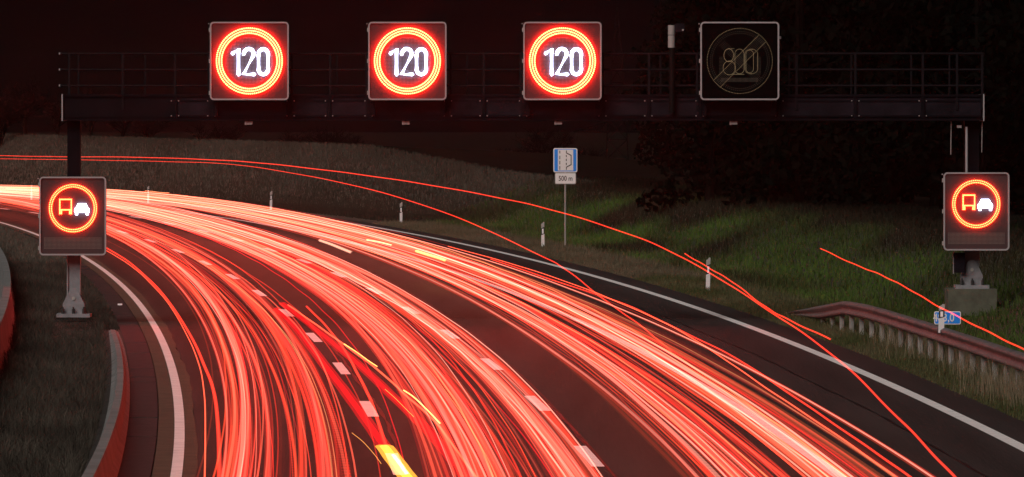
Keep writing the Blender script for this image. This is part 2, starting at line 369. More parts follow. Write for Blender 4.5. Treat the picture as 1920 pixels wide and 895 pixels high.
for px, pl in ((467,'leftmost'),(761,'second'),(1046,'third'),(1374,'rightmost')):
    o = thing('traffic_detector', {'leftmost':'small grey detector under gantry beam below leftmost speed sign','second':'small grey detector under gantry beam below second speed sign','third':'small grey detector under gantry beam above the emergency bay sign','rightmost':'small grey detector under gantry beam below the unlit sign'}[pl], 'detector', (gx(px), GY-.3, zb), 'traffic detectors under the gantry')
    mb = MB(); mb.box(gx(px)-.05, gx(px)+.10, GY-.42, GY-.2, zb-.115, zb-.035); mb.build('housing', 'device_grey', o)
    mb = MB(); mb.box(gx(px)-.09, gx(px)-.05, GY-.44, GY-.2, zb-.125, zb-.03); mb.build('lens_cover', 'frame_grey', o)
    mb = MB(); mb.box(gx(px)-.02, gx(px)+.02, GY-.33, GY-.29, zb-.04, zb-.015); mb.build('mount', 'dark_paint', o)
o = thing('camera_mast', 'grey cylindrical camera housing on black mast beside the unlit sign', 'camera', (gx(1258), GY-.54, zb))
mb = MB(); mb.tube([(gx(1259),GY-.58,gz(212)),(gx(1259),GY-.58,gz(90))], .075, 12); mb.build('mast', 'cabinet_black', o)
for a, b in ((90,67),(66,48)):
    mb = MB(); mb.tube([(gx(1258),GY-.58,gz(a)),(gx(1258),GY-.58,gz(b))], .088, 14); mb.build('housing', 'device_grey', o)
mb = MB(); mb.box(gx(1264), gx(1282), GY-.68, GY-.48, gz(61), gz(45)); c_ = mb.build('camera_head', 'panel_paint', o)
mb = MB(); mb.tube([(gx(1279),GY-.70,gz(57)),(gx(1279),GY-.67,gz(57))], .025, 8); mb.build('lens', 'device_grey', c_)

# ------------------------------------------------------------------ variable message signs
def stroke(mb, pts, r, y, n=8):
    P = [Vector((p[0], y, p[1])) for p in pts]; a = (P[0]-P[1]).normalized(); b = (P[-1]-P[-2]).normalized()
    P = [P[0]+a*r*.98, P[0]+a*r*.7]+P+[P[-1]+b*r*.7, P[-1]+b*r*.98]
    mb.tube(P, [r*.25, r*.72]+[r]*len(pts)+[r*.72, r*.25], n)
def arc(cx, cz, rx, rz, a0, a1, n=14): return [(cx+rx*math.cos(math.radians(a0+(a1-a0)*k/n)), cz+rz*math.sin(math.radians(a0+(a1-a0)*k/n))) for k in range(n+1)]
def cabinet(root, xa, xb, za, zb_, y, face):
    mb = MB(); mb.box(xa+.015, xb-.015, y+.03, y+.36, za+.015, zb_-.015); c = mb.build('cabinet', 'cabinet_black', root)
    mb = MB(); mb.extrude_xz(rrect(xa+.03,xb-.03,za+.03,zb_-.03,.06), y+.012, y+.03); mb.build('face', face, root)
    mb = MB(); frame_xz(mb, xa, xb, za, zb_, .038, y-.035, y+.05, .10); mb.build('frame', 'frame_grey', root)
    for zz in (za+.18, zb_-.2, (za+zb_)/2):
        mb = MB(); mb.box(xa-.03, xa+.012, y+.04, y+.12, zz-.05, zz+.05); mb.build('hinge', 'device_grey', root)
    mb = MB(); mb.dome(xa-.03, y, zb_-.05, .02); mb.build('bolt', 'frame_grey', root)
def ring(mb, cx, cz, y, radii, n, r, y_off=.03):
    for j, R_ in enumerate(radii):
        nn = n-(3*j); 
        for k in range(nn):
            a = 2*PI*(k+.5*(j%2))/nn; mb.dome(cx+R_*math.cos(a), y-y_off, cz+R_*math.sin(a), r)
SY = GY-.98
names = ['lit 120 speed limit display over the leftmost lane','lit 120 speed limit display second from the left','lit 120 speed limit display above the emergency bay sign']
for i, (a, b) in enumerate(SX):
    xa, xb = gx(a), gx(b); za, zb2 = gz(188), gz(42)
    cx, cz = (xa+xb)/2, gz(115)
    root = thing('speed_display', names[i] if i < 3 else 'switched off square display showing faint unlit dots at gantry right', 'speed sign', (cx, SY+.2, za), 'square lane displays on the gantry')
    cabinet(root, xa, xb, za, zb2, SY, 'sign_face' if i < 3 else 'sign_face_off')
    for s in (-1, 1):
        mb = MB(); x = cx+s*.86; mb.box(x-.05, x+.05, SY+.36, GY-.5, za+.1, za+.2); mb.box(x-.05, x+.05, SY+.36, GY-.5, zb+.2, zb+.32); mb.box(x-.05, x+.05, SY+.365, SY+.45, zb+.1, zb2-.2); mb.build('bracket', 'dark_paint', root)
    if i < 3:
        mb = MB(); ring(mb, cx, cz, SY, (.815,.752,.690), 98, .0225); mb.build('led_ring', 'led_red', root, kind='stuff')
        y = SY-.02; u = 1/GS; r = .040
        def P(px, py): return (cx+(px-471)*u, gz(py))
        mb = MB(); stroke(mb, [P(440,101),P(451,92.5),P(451,140)], r, y); mb.build('digit', 'led_white', root)
        mb = MB(); stroke(mb, [P(460.5,102)]+[P(470+9*math.cos(math.radians(t)), 102-9.5*math.sin(math.radians(t))) for t in range(165,-30,-15)]+[P(460,140),P(480,140)], r, y); mb.build('digit', 'led_white', root)
        c = [P(497+9*math.cos(math.radians(t)), (103 if t <= 180 else 130)-10*math.sin(math.radians(t))) for t in range(0,361,15)]
        mb = MB(); mb.tube([(p[0],y,p[1]) for p in c]+[(c[0][0],y,c[0][1])], r, 8, cap=False); mb.build('digit', 'led_white', root)
        mb = MB()
        for gx_ in range(-19, 20):
            for gz_ in range(-19, 20):
                if math.hypot(gx_, gz_) < 17.5: mb.disc(cx+gx_*.034, SY+.008, cz+gz_*.034, .010)
        mb.build('dot_matrix', 'led_lens', root, kind='stuff')
    else:
        mb = MB(); mg = MB(); ml = MB(); y = SY+.006
        def dots(m_, pts, sp, r):
            for p, q in zip(pts[:-1], pts[1:]):
                ln = math.hypot(q[0]-p[0], q[1]-p[1]); k = max(1, round(ln/sp))
                for j in range(k): m_.disc(p[0]+(q[0]-p[0])*j/k, y, p[1]+(q[1]-p[1])*j/k, r)
        C4 = lambda px, py: (gx(px), gz(py))
        dots(mb, arc(cx, cz, .81, .81, 0, 360, 130), .04, .0095)
        for k, R_ in enumerate((.735,.69)): dots(mg, arc(cx, cz, R_, R_, 0, 360, 88), .06, .009)
        for s in (0, 1):      # the two diagonal bands
            for k in range(-5, 6):
                off = k*.02; A = math.radians(45 if s == 0 else 135); ux, uz = math.cos(A), math.sin(A)
                lim = .80 if s == 0 else .66
                if s == 0 and abs(k) == 5: dots(mb, [(cx-ux*lim-uz*off*1.2, cz-uz*lim+ux*off*1.2), (cx+ux*lim-uz*off*1.2, cz+uz*lim+ux*off*1.2)], .03, .009)
                elif k % 2 == 0: dots(mg, [(cx-ux*lim-uz*off, cz-uz*lim+ux*off), (cx+ux*lim-uz*off, cz+uz*lim+ux*off)], .042, .008)
        for (ex, ez, rx, rz) in ((1364,104.5,9.0,12.0),(1365,128,11.5,13.0)): dots(ml, arc(gx(ex), gz(ez), rx/GS, rz/GS, 0, 360, 40), .02, .0095)
        for (ex, w2) in ((1384,8.5),(1406,12.0)):
            pts = [(gx(ex)+w2/GS*math.cos(math.radians(t)), gz(102 if t <= 180 else 130)+9/GS*math.sin(math.radians(t))) for t in range(0,361,12)]
            dots(ml, pts+[pts[0]], .022, .009)
        pts = [(gx(1403)+7/GS*math.cos(math.radians(t)), gz(102 if t <= 180 else 130)+7/GS*math.sin(math.radians(t))) for t in range(0,361,15)]; dots(mb, pts+[pts[0]], .025, .009)
        dots(ml, [C4(1364,92),C4(1376,92)], .03, .008); dots(ml, [C4(1372,140),C4(1394,140)], .022, .009)
        for k in range(7): dots(mg, [(gx(1350),gz(147+k*1.1)),(gx(1420),gz(147+k*1.1))], .03, .007)
        for k in range(5):
            dots(mg, [(gx(1347+k*2),gz(108)),(gx(1347+k*2),gz(142))], .035, .007); dots(mg, [(gx(1415+k*2),gz(108)),(gx(1415+k*2),gz(142))], .035, .007)
        mb.build('unlit_ring_dots', 'led_off', root, kind='stuff'); mg.build('unlit_grid_dots', 'led_off_dim', root, kind='stuff'); ml.build('unlit_digit_dots', 'led_off', root, kind='stuff')
        mb = MB(); mb.box(xb, xb+.05, SY+.05, SY+.15, gz(74), gz(69)); mb.build('sensor', 'frame_grey', root)
# no-overtaking displays on the two posts
OY = GY-.62
for i, (a, b, t, bo, rc) in enumerate(((77,202,331,478,(140,390)),(1766,1889,323,469,(1827,382)))):
    xa, xb, za, zb2 = gx(a), gx(b), gz(bo), gz(t); cx, cz = gx(rc[0]), gz(rc[1]); u = 1/GS
    root = thing('overtaking_ban_display', ['lit lorry overtaking ban display on the left median post','lit lorry overtaking ban display on the right gantry post'][i], 'traffic sign', ((xa+xb)/2, OY+.2, za), 'lorry overtaking ban displays')
    cabinet(root, xa, xb, za, zb2, OY, 'sign_face_rough')
    mb = MB(); mb.box((xa+xb)/2-.12, (xa+xb)/2+.12, OY+.36, GY-.17, za+.3, za+.45); mb.box((xa+xb)/2-.12, (xa+xb)/2+.12, OY+.36, GY-.17, zb2-.45, zb2-.3); mb.build('bracket', 'dark_paint', root)
    mb = MB(); ring(mb, cx, cz, OY, (.585,.533), 78, .019); mb.build('led_ring', 'led_red_small', root, kind='stuff')
    def Q(px, py): return (cx+(px-140)*u, cz-(py-390)*u)
    mb = MB()
    for p, q, n_ in ((Q(115.5,373.5),Q(137,373.5),8),(Q(115.5,393),Q(137,393),8),(Q(115.5,373.5),Q(115.5,400),9),(Q(137,373.5),Q(137,400),9),(Q(118.5,396),Q(118.5,400),2),(Q(134,396),Q(134,400),2)):
        for k in range(n_+1): mb.dome(p[0]+(q[0]-p[0])*k/n_, OY-.03, p[1]+(q[1]-p[1])*k/n_, .021)
    mb.build('lorry_symbol', 'led_red_small', root)
    car = [Q(143,398),Q(143,391),Q(146,388),Q(149.5,381),Q(164,381),Q(167.5,388),Q(170.5,391),Q(170.5,398),Q(169,398),Q(169,402.5),Q(164.5,402.5),Q(164.5,398),Q(149,398),Q(149,402.5),Q(144.5,402.5),Q(144.5,398)]
    mb = MB(); mb.extrude_xz(car, OY-.05, OY+.0); c_ = mb.build('car_symbol', 'led_white', root)
    mb = MB()
    for z0, z1, s in ((385.2,386.4,6),(391.0,392.4,10)):
        p = Q(157-s, z1); q = Q(157+s, z0); mb.box(p[0], q[0], OY-.056, OY-.045, p[1], q[1])
    mb.build('slot', 'sign_face_rough', c_)
    mb = MB(); n_x, n_z = 46, 9
    for jx in range(n_x):
        for jz in range(n_z): mb.disc(xa+.13+(xb-xa-.26)*jx/(n_x-1), OY+.008, gz(bo-13)+.26*jz/(n_z-1), .0125)
    mb.build('text_matrix', 'led_matrix', root, kind='stuff')
    mb = MB()
    for k in range(90):
        px = random.uniform(122, 168); py = random.uniform(404, 416); p = Q(px, py); mb.disc(p[0], OY+.007, p[1], .007)
    for s in (-1, 1):
        for k in range(5):
            for j in range(5-k): p = Q(140+s*(33+3.2*j), 425-3.2*k); mb.disc(p[0], OY+.007, p[1], .008)
    mb.build('unlit_dots', 'led_off_dim', root, kind='stuff')

# ------------------------------------------------------------------ emergency bay sign and kilometre sign
SD = 250.0; k = SD/F
px0, px1, pz = 1038, 1082, lambda py: H-(py-HOR)*k
X = lambda px: (px-960)*k
bx = X(1060)
root = thing('emergency_bay_sign', 'blue and white emergency bay sign with 500 m plate on thin pole', 'road sign', (bx, SD, float(bank(bx-R(SD), SD))))
mb = MB(); mb.tube([(bx, SD+.05, float(bank(bx-R(SD),SD))-.1),(bx, SD+.05, pz(285))], .035, 10); mb.build('pole', 'device_grey', root)
mb = MB(); mb.extrude_xz(rrect(X(1037.5),X(1082.5),pz(323.5),pz(278),.07), SD-.01, SD+.01); bd = mb.build('board', 'sign_white', root)
mb = MB(); mb.extrude_xz(rrect(X(1039.5),X(1080.5),pz(321.5),pz(280),.05), SD-.016, SD-.0095); mb.build('blue_field', 'sign_blue', bd)
mb = MB(); mb.extrude_xz([(X(1046),pz(320)),(X(1074.8),pz(320)),(X(1074.8),pz(281)),(X(1046),pz(281))], SD-.022, SD-.0155); mb.build('white_field', 'sign_white', bd)
for a, b in ((282.8,288),(292.5,299),(301.8,308.5),(311.5,318.5)): mb = MB(); mb.box(X(1049),X(1050.4),SD-.027,SD-.0215,pz(b),pz(a)); mb.build('lane_mark', 'sign_ink', bd)
for a, b in ((290.8,294.8),(298,302.3),(305.5,309.8)): mb = MB(); mb.box(X(1061),X(1062.6),SD-.027,SD-.0215,pz(b),pz(a)); mb.build('lane_mark', 'sign_ink', bd)
pin = [(1061.2,282.5),(1061.2,287.6),(1070.0,292.2),(1070.0,308.4),(1061.2,313.2),(1061.2,318.5)]; pout = [(1062.7,282.5),(1062.7,286.4),(1071.6,291.0),(1071.6,309.6),(1062.7,314.4),(1062.7,318.5)]
mb = MB(); q = [(X(x_),pz(y_)) for x_, y_ in pin]+[(X(x_),pz(y_)) for x_, y_ in pout]
mb.add([(x_,SD-.027,z_) for x_, z_ in q]+[(x_,SD-.0215,z_) for x_, z_ in q], [(i,i+1,i+7,i+6) for i in range(5)]+[(12+i+1,12+i,12+i+6,12+i+7) for i in range(5)]+[(i,12+i,13+i,i+1) for i in range(5)]+[(i+7,19+i,18+i,i+6) for i in range(5)]+[(0,6,18,12),(5,17,23,11)])
mb.build('bay_outline', 'sign_ink', bd)
mb = MB(); mb.extrude_xz(rrect(X(1040.5),X(1080),pz(345.5),pz(324.3),.05), SD-.01, SD+.01); pl = mb.build('distance_plate', 'post_grey', root)
mb = MB(); mb.extrude_xz(rrect(X(1041.6),X(1078.9),pz(344.4),pz(325.4),.04), SD-.016, SD-.0095); mb.build('white_field', 'sign_white', pl)
text_mesh('lettering', '500 m', .265, (X(1060.4), SD-.018, pz(335.2)), 'sign_ink', pl, .80)

KD = 137.0; k2 = KD/F; X2 = lambda px: (px-960)*k2; Z2 = lambda py: H-(py-HOR)*k2
kx = X2(1776.5)
root = thing('kilometre_sign', 'small blue kilometre plate reading 483,0 behind the guardrail', 'road sign', (kx, KD+1.2, float(bank(kx-R(KD+1.2),KD+1.2))))
yk = KD+1.2; k2 = yk/F
mb = MB(); mb.tube([(kx-.02,yk+.03,float(bank(kx-R(yk),yk))-.1),(kx-.02,yk+.03,Z2(590))], .028, 8); mb.build('pole', 'device_grey', root)
mb = MB(); mb.extrude_xz(rrect(X2(1751.5),X2(1801.5),Z2(608.5),Z2(584),.035), yk-.012, yk+.01); bd = mb.build('board', 'sign_white', root)
mb = MB(); mb.extrude_xz(rrect(X2(1753.2),X2(1799.8),Z2(606.8),Z2(585.7),.022), yk-.018, yk-.0115); mb.build('blue_field', 'sign_blue', bd)
text_mesh('lettering', '483,0', .235, (kx, yk-.021, Z2(596.5)), 'sign_white', bd, .86)

# ------------------------------------------------------------------ guardrail
GR0, GR1 = 60.0, 170.0
def groff(d): return 1.95-.25*np.clip((d-150)/20, 0, 1)
def grx(d): return float(R(d)+groff(d))
def grz(d): return float(bank(groff(d), d))
def grtop(d): return float(np.interp(d, [60,148,153,157,163,170],[.80,.80,.80,.76,.44,.06]))
gr = thing('guardrail', 'steel guardrail with sloping buried end along the right verge', 'guardrail', (grx(120), 120, 0))
prof = [(.10,.0),(.02,.0),(-.045,-.045),(-.045,-.095),(.03,-.14),(.03,-.19),(-.045,-.235),(-.045,-.29),(.02,-.33),(.05,-.33)]
d = GR0
while d < GR1:
    e = min(d+4.3, GR1); mb = MB(); ds = np.linspace(d, e+(.12 if e < GR1 else 0), 6); kk = len(prof); j = (int(d/4.3) % 2)*.006
    for dd in ds:
        h = grtop(dd); s = min(1, h/.5)
        for x, z in prof: mb.v.append((grx(dd)+x+j, float(dd), grz(dd)+max(h+z*max(s,.35), .0)))
    for i in range(5):
        for q in range(kk-1): mb.f.append((i*kk+q, i*kk+q+1, (i+1)*kk+q+1, (i+1)*kk+q))
    mb.build('rail_section', 'guard_steel', gr, smooth=True); d = e
d = 64.0
while d < 168:
    h = grtop(d)-.1
    if h > .12:
        x = grx(d)+.09; z = grz(d); mb = MB()
        mb.box(x-.05, x+.05, d-.008, d+.0, z-.2, z+h); mb.box(x-.055, x-.045, d-.001, d+.06, z-.2, z+h); mb.box(x+.045, x+.055, d-.001, d+.06, z-.2, z+h)
        mb.build('post', 'guard_post', gr)
    d += 2.0

# ------------------------------------------------------------------ delineator posts
def delineator(x, y, z, h, label, tilt=0.0):
    r_ = thing('delineator_post', label, 'delineator', (x, y, z), 'roadside delineator posts')
    hw = .06
    def slab(name, m_, z0, z1, z2, z3, gw=0):     # left bottom, right bottom, right top, left top
        mb = MB(); p = [(-hw-gw,z0),(hw+gw,z1),(hw+gw,z2),(-hw-gw,z3)]
        n_ = 4; vs = [(a+x, y-.05+(-gw), b+z) for a, b in p]+[(a*.35+x, y+.07+gw, b+z) for a, b in p]
        mb.add(vs, [(0,1,2,3),(7,6,5,4),(0,4,5,1),(1,5,6,2),(2,6,7,3),(3,7,4,0)]); return mb.build(name, m_, r_)
    slab('shaft', 'post_white', -.15 if h > .8 else 0, -.15 if h > .8 else 0, .55*h, .50*h)
    b_ = slab('black_band', 'post_black', .50*h, .55*h, .82*h, .76*h)
    mb = MB(); mb.box(x-.028, x+.028, y-.056, y-.045, z+.56*h, z+.745*h); mb.build('reflector', 'reflector', b_)
    slab('top', 'post_grey', .76*h, .82*h, 1.0*h, .93*h)
    r_.rotation_euler.y = tilt
for px, py, lab, tl in ((1327,548,'white delineator post beside the green bank, nearest on the verge',.02),(1018,468,'white delineator post next to the emergency bay sign pole',-.01),(752,422,'white delineator post third from the right along outer verge',.0),(508,398,'white delineator post fourth from the right along the outer verge',.015)):
    y = {1327:191,1018:248,752:298,508:347}[px]; x = (px-960)*y/F
    delineator(x, y, float(bank(x-R(y), y)), 1.0, lab, tl)
for px, y, lab in ((278,394,'small distant delineator post right of the left overtaking sign'),(59,440,'small distant delineator post left of the left overtaking sign')):
    x = (px-960)*y/F; delineator(x, y, float(bank(x-R(y),y)), 1.0, lab)
y = 137.0; delineator(grx(y)-.02, y-.1, grz(y)+.70, .60, 'short delineator mounted on guardrail in front of kilometre plate', .03)

# ------------------------------------------------------------------ grass (nobody could count it)
def blades(name, label, xs, ys, zs, hs, ws, tones, bend=.5):
    n_ = len(xs); a = RNG.uniform(0, 2*PI, n_); b = RNG.uniform(0, 2*PI, n_); bl = hs*RNG.uniform(.05, bend, n_)
    dx, dy = np.cos(a)*ws/2, np.sin(a)*ws/2*.3; bx_, by_ = np.cos(b)*bl, np.sin(b)*bl
    V = np.zeros((n_, 5, 3), np.float32)
    V[:,0] = np.stack([xs-dx, ys-dy, zs-.03], 1); V[:,1] = np.stack([xs+dx, ys+dy, zs-.03], 1)
    V[:,2] = np.stack([xs+dx*.8+bx_*.35, ys+dy*.8+by_*.35, zs+hs*.6], 1); V[:,3] = np.stack([xs-dx*.8+bx_*.35, ys-dy*.8+by_*.35, zs+hs*.6], 1)
    V[:,4] = np.stack([xs+bx_, ys+by_, zs+hs*(1-.2*(bl/hs))], 1)
    base = np.arange(n_)[:,None]*5
    loops = np.concatenate([base+np.array([0,1,2,3]), base+np.array([3,2,4])], 1).astype(np.int32).ravel()
    me = bpy.data.meshes.new(name); me.vertices.add(n_*5); me.vertices.foreach_set('co', V.ravel())
    me.loops.add(n_*7); me.loops.foreach_set('vertex_index', loops)
    me.polygons.add(n_*2); st = (np.arange(n_)[:,None]*7+np.array([0,4])).astype(np.int32).ravel()
    me.polygons.foreach_set('loop_start', st)
    me.update(calc_edges=True)
    at_ = me.attributes.new('tone', 'FLOAT_COLOR', 'POINT'); cc = np.ones((n_, 5, 4), np.float32); cc[:,:,:3] = tones[:,None,:]
    at_.data.foreach_set('color', cc.ravel()); me.materials.append(MATS['grass'])
    o = bpy.data.objects.new(name, me); COL.objects.link(o); return tag(o, label, 'grass', kind='stuff')
def noise2(x, y, s):
    return (np.sin(x*s+1.3*np.sin(y*s*.37))+np.sin(y*s*.31+2.1*np.sin(x*s*.7)+1.7)+np.sin((x*.6+y*.13)*s*2.3+.5))/3
def mixc(a, b, t): return np.array(a)[None]*(1-t[:,None])+np.array(b)[None]*t[:,None]
def jit(t, s=.25): return t*(1+RNG.uniform(-s, s, (len(t),1)))
# median
n_ = 90000; ds = RNG.uniform(75, 215, n_); of = RNG.uniform(-3.45, -.88, n_)
keep = ~((of > -1.36) & (ds < 158)); ds, of = ds[keep], of[keep]; xs = L(ds)+of; n_ = len(ds)
keep = ~((abs(xs-gx(139)) < .5) & (abs(ds-GY) < .9)); ds, xs, of = ds[keep], xs[keep], of[keep]; n_ = len(ds)
t = np.clip(.5+.5*noise2(xs, ds, 2.0), 0, 1)*RNG.uniform(.4, 1, n_)
blades('median_grass', 'tall dry dark brown grass filling the median at the left', xs, ds, zr(ds)+.03, RNG.uniform(.10, .42, n_)*(1+.5*t)*np.clip((-.75-of)/.7,.3,1)*np.where((abs(xs-gx(139)*ds/GY) < .55) & (ds < GY) & (ds > 146), .28, 1), RNG.uniform(.007,.016,n_), jit(mixc((.030,.025,.020),(.10,.085,.068),t**1.5)), .9)
n_ = 26000; ds = RNG.uniform(215, 360, n_); of = RNG.uniform(-3.4, -1.0, n_)
blades('median_grass', 'grey brown grass of the median far along the bend', L(ds)+of, ds, zr(ds)+.03, RNG.uniform(.1,.35,n_), RNG.uniform(.012,.03,n_), jit(mixc((.05,.045,.035),(.11,.10,.08),RNG.uniform(0,1,n_))), .7)
# verge strip in front of the guardrail and beyond
n_ = 110000; ds = RNG.uniform(88, 300, n_); of = .92+RNG.exponential(1.5, n_); of = np.where(of > 5.5, RNG.uniform(1, 5.5, n_), of)
xs = R(ds)+of; t = np.clip(.5+.6*noise2(xs, ds, 1.6), 0, 1)
hh = RNG.uniform(.05,.18,n_)*np.clip((of-.7)/.7,.35,1.25)*(1+.9*(RNG.uniform(0,1,n_) > .96))
tn = mixc((.095,.085,.045),(.05,.060,.022),t); tn = np.where((ds > 205)[:,None], mixc((.13,.105,.07),(.085,.075,.045),t), tn)
blades('verge_grass', 'short olive grass verge between the road edge and bank', xs, ds, bank(of, ds), hh, RNG.uniform(.008,.02,n_), jit(tn,.35), .8)
# taller dry tufts near the guardrail
cl = [(float(grx(d_)-.25+random.uniform(-.35,.3)), d_) for d_ in (121,122.5,124,126,118,113,108,131,140,146)]+[(float(grx(d_)+random.uniform(.2,1.0)), d_) for d_ in (112,119,127,133,138,150,104)]
xs = []; ys = []
for cx_, cy_ in cl:
    m_ = random.randint(90, 240); xs += list(RNG.normal(cx_, .28, m_)); ys += list(RNG.normal(cy_, 1.0, m_))
xs, ys = np.array(xs), np.array(ys); n_ = len(xs)
blades('dry_reeds', 'tall pale dry stalks growing around the guardrail posts', xs, ys, bank(xs-R(ys), ys), RNG.uniform(.25,.75,n_), RNG.uniform(.006,.012,n_), jit(mixc((.10,.08,.05),(.22,.18,.12),RNG.uniform(0,1,n_))), .45)
# bank
n_ = 120000; ds = RNG.uniform(120, 310, n_); of = RNG.uniform(3.6, 15, n_); xs = R(ds)+of
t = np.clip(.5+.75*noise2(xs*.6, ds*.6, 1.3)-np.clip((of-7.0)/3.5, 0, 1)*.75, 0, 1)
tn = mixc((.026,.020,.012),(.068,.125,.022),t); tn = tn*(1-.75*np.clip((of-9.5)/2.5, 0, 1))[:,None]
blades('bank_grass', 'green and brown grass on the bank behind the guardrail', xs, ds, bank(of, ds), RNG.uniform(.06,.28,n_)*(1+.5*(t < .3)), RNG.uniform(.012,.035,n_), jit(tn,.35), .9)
n_ = 90000; ds = RNG.uniform(300, 560, n_); of = RNG.uniform(2.0, 11.5, n_); xs = R(ds)+of; t = np.clip(.5+.4*noise2(xs*.3, ds*.3, 1.1), 0, 1)*np.clip((of-3.0)/5.5, .0, 1)
blades('far_bank_grass', 'pale dry winter grass on the far bank outside the bend', xs, ds, bank(of, ds), RNG.uniform(.08,.35,n_), RNG.uniform(.03,.07,n_), jit(mixc((.030,.023,.017),(.078,.066,.052),t),.25), .6)

# ------------------------------------------------------------------ trees
def bare_tree(seed, h, spread, twigs=True):
    rnd = random.Random(seed); tr = MB(); cr = MB()
    def grow(p, dr, ln, r, lev, mb):
        pts = [p]; rs = [r]; q = p; dd = dr.copy()
        for i in range(3):
            dd = (dd+Vector((rnd.uniform(-.2,.2), rnd.uniform(-.2,.2), rnd.uniform(-.06,.16)))).normalized(); q = q+dd*ln/3; pts.append(q); rs.append(r*(1-.2*(i+1)))
        mb.tube(pts, rs, 6 if lev == 0 else 3, cap=False)
        if lev >= 4: return
        kids = {0:7,1:6,2:6,3:6}[lev]
        for k in range(kids):
            f_ = rnd.uniform(.35, 1); i = min(int(f_*3), 2); s_ = pts[i].lerp(pts[i+1], f_*3-i)
            ax = Vector((rnd.gauss(0,1), rnd.gauss(0,1), rnd.gauss(0,.5)+.15)).normalized()
            nd = (dd*(.75)+ax*spread).normalized()
            grow(s_, nd, ln*rnd.uniform(.52,.80), max(r*.5,.008), lev+1, cr)
    for s_ in range(rnd.choice((1,1,2))): grow(Vector((rnd.uniform(-.2,.2),0,-.2)), Vector((rnd.uniform(-.2,.2),rnd.uniform(-.2,.2),1)), h*.42, h*.022, 0, tr)
    return tr, cr
def place_tree(seed, h, spread, x, y, z, label, group, proto=None, sc=(1,1,1), rz=0.):
    if proto is None:
        tr, cr = bare_tree(seed, h, spread); root = thing('bare_tree', label, 'tree', (0,0,0), group); tr.build('trunk', 'bark', root); cr.build('crown', 'twig', root)
    else:
        root = copy_tree(proto); root['label'] = label; root['group'] = group
    root.location = (x,y,z); root.scale = sc; root.rotation_euler = (0,0,rz); return root
protos = []
for i, (px, ty, dd, lab) in enumerate(((52,132,520,'bare tree at far left edge of the skyline'),(165,150,540,'bare tree behind the left end of the gantry railing'),(1030,226,470,'rounded bare tree behind the emergency bay sign'),(600,215,560,'low bare bushy tree below the gantry between the first two speed signs'))):
    x = (px-960)*dd/F; z = float(bank(x-R(dd), dd)); top = H-(ty-HOR)*dd/F; hh = top-z
    protos.append(place_tree(10+i, hh*1.12, (.75,.7,1.0,.9)[i], x, dd, z, lab, 'bare trees on the skyline'))
for i, (px, ty, dd, lab) in enumerate(((0,160,500,'bare tree cut by the left picture edge'),(105,165,560,'bare tree between the far left tree and the gantry end'),(228,160,530,'bare tree behind the second railing bay of the gantry'),(275,190,580,'low bare tree left of the first speed sign'),(550,222,590,'low bush beneath the beam right of the first speed sign'),(655,228,570,'low bush beneath the beam left of the second speed sign'),(965,270,480,'low bare bush left of the rounded tree'),(1090,265,490,'low bare bush right of the emergency bay sign'),(420,205,600,'low dark bush beneath the beam under the first speed sign'))):
    x = (px-960)*dd/F; z = float(bank(x-R(dd), dd)); hh = H-(ty-HOR)*dd/F-z; pr = protos[(0,1,0,1,3,3,2,2,3)[i]]
    s_ = hh/(H-((132,150,226,215)[protos.index(pr)]-HOR)*(520,540,470,560)[protos.index(pr)]/F-pr.location.z)
    place_tree(0,0,0,x,dd,z,lab,'bare trees on the skyline',pr,(s_*1.15,s_*1.15,s_),random.uniform(0,6))
# dark wood on the right: ivy-clad trees, dense crowns
def dense_tree(seed, h):
    rnd = np.random.default_rng(seed); rr = random.Random(seed); tr = MB(); tr.tube([(0,0,-.3),(.1,0,h*.3),(-.05,.1,h*.6),(.1,0,h*.9)], [h*.022,h*.018,h*.012,h*.004], 7)
    for k in range(14):
        a = rr.uniform(0,2*PI); z = h*rr.uniform(.15,.8); ln = h*rr.uniform(.12,.24)
        tr.tube([(0,0,z),(math.cos(a)*ln*.5,math.sin(a)*ln*.5,z+ln*.2),(math.cos(a)*ln,math.sin(a)*ln,z+ln*.6)], [h*.008,h*.005,h*.002], 4, cap=False)
    cl = []
    for k in range(64):
        z = h*rr.uniform(.01,.98); q = z/h; rad = h*.25*math.sin(PI*min(1,q*.68+.30))**.7; a = rr.uniform(0,2*PI); r_ = rad*math.sqrt(rr.random()); cl.append((r_*math.cos(a), r_*math.sin(a), z, h*rr.uniform(.05,.10)))
    cr = MB()
    for cx_, cy_, cz_, s in cl:
        m_ = 75; P = rnd.normal(0, 1, (m_,3)); P /= np.linalg.norm(P,axis=1)[:,None]; P *= (s*rnd.uniform(.35,1.05,m_)**.5)[:,None]
        for p in P:
            c_ = np.array([cx_,cy_,cz_])+p*np.array([1,1,.8]); u_ = rnd.normal(0,1,3); u_ /= np.linalg.norm(u_); v_ = np.cross(u_, rnd.normal(0,1,3)); v_ /= np.linalg.norm(v_)+1e-6; lf = h*rnd.uniform(.010,.02)
            cr.add([c_-u_*lf, c_+v_*lf*.6, c_+u_*lf, c_-v_*lf*.6], [(0,1,2,3)])
    return tr, cr
dp = []
spots = []
for i, px in enumerate((1330,1420,1500,1585,1670,1755,1840,1915,1375,1545,1715,1880,1290,1460,1630,1800)):
    dd = (262,285,250,272,245,262,240,255,330,350,340,330,345,300,310,300)[i]; spots.append((px, dd, (13,15,14,15.5,14,15,14.5,14,15,17,16,17,11,16,16,16)[i]))
wl = ['dark ivy clad tree at left end of the right wood','dark tree behind the right half of the unlit display','dark tree right of the unlit display','dark tree above the grassy bank, mid wood','dark tree left of the right gantry post','dark tree behind the left side of the right display','dark tree directly behind the right gantry post','dark tree cut by the right picture edge']
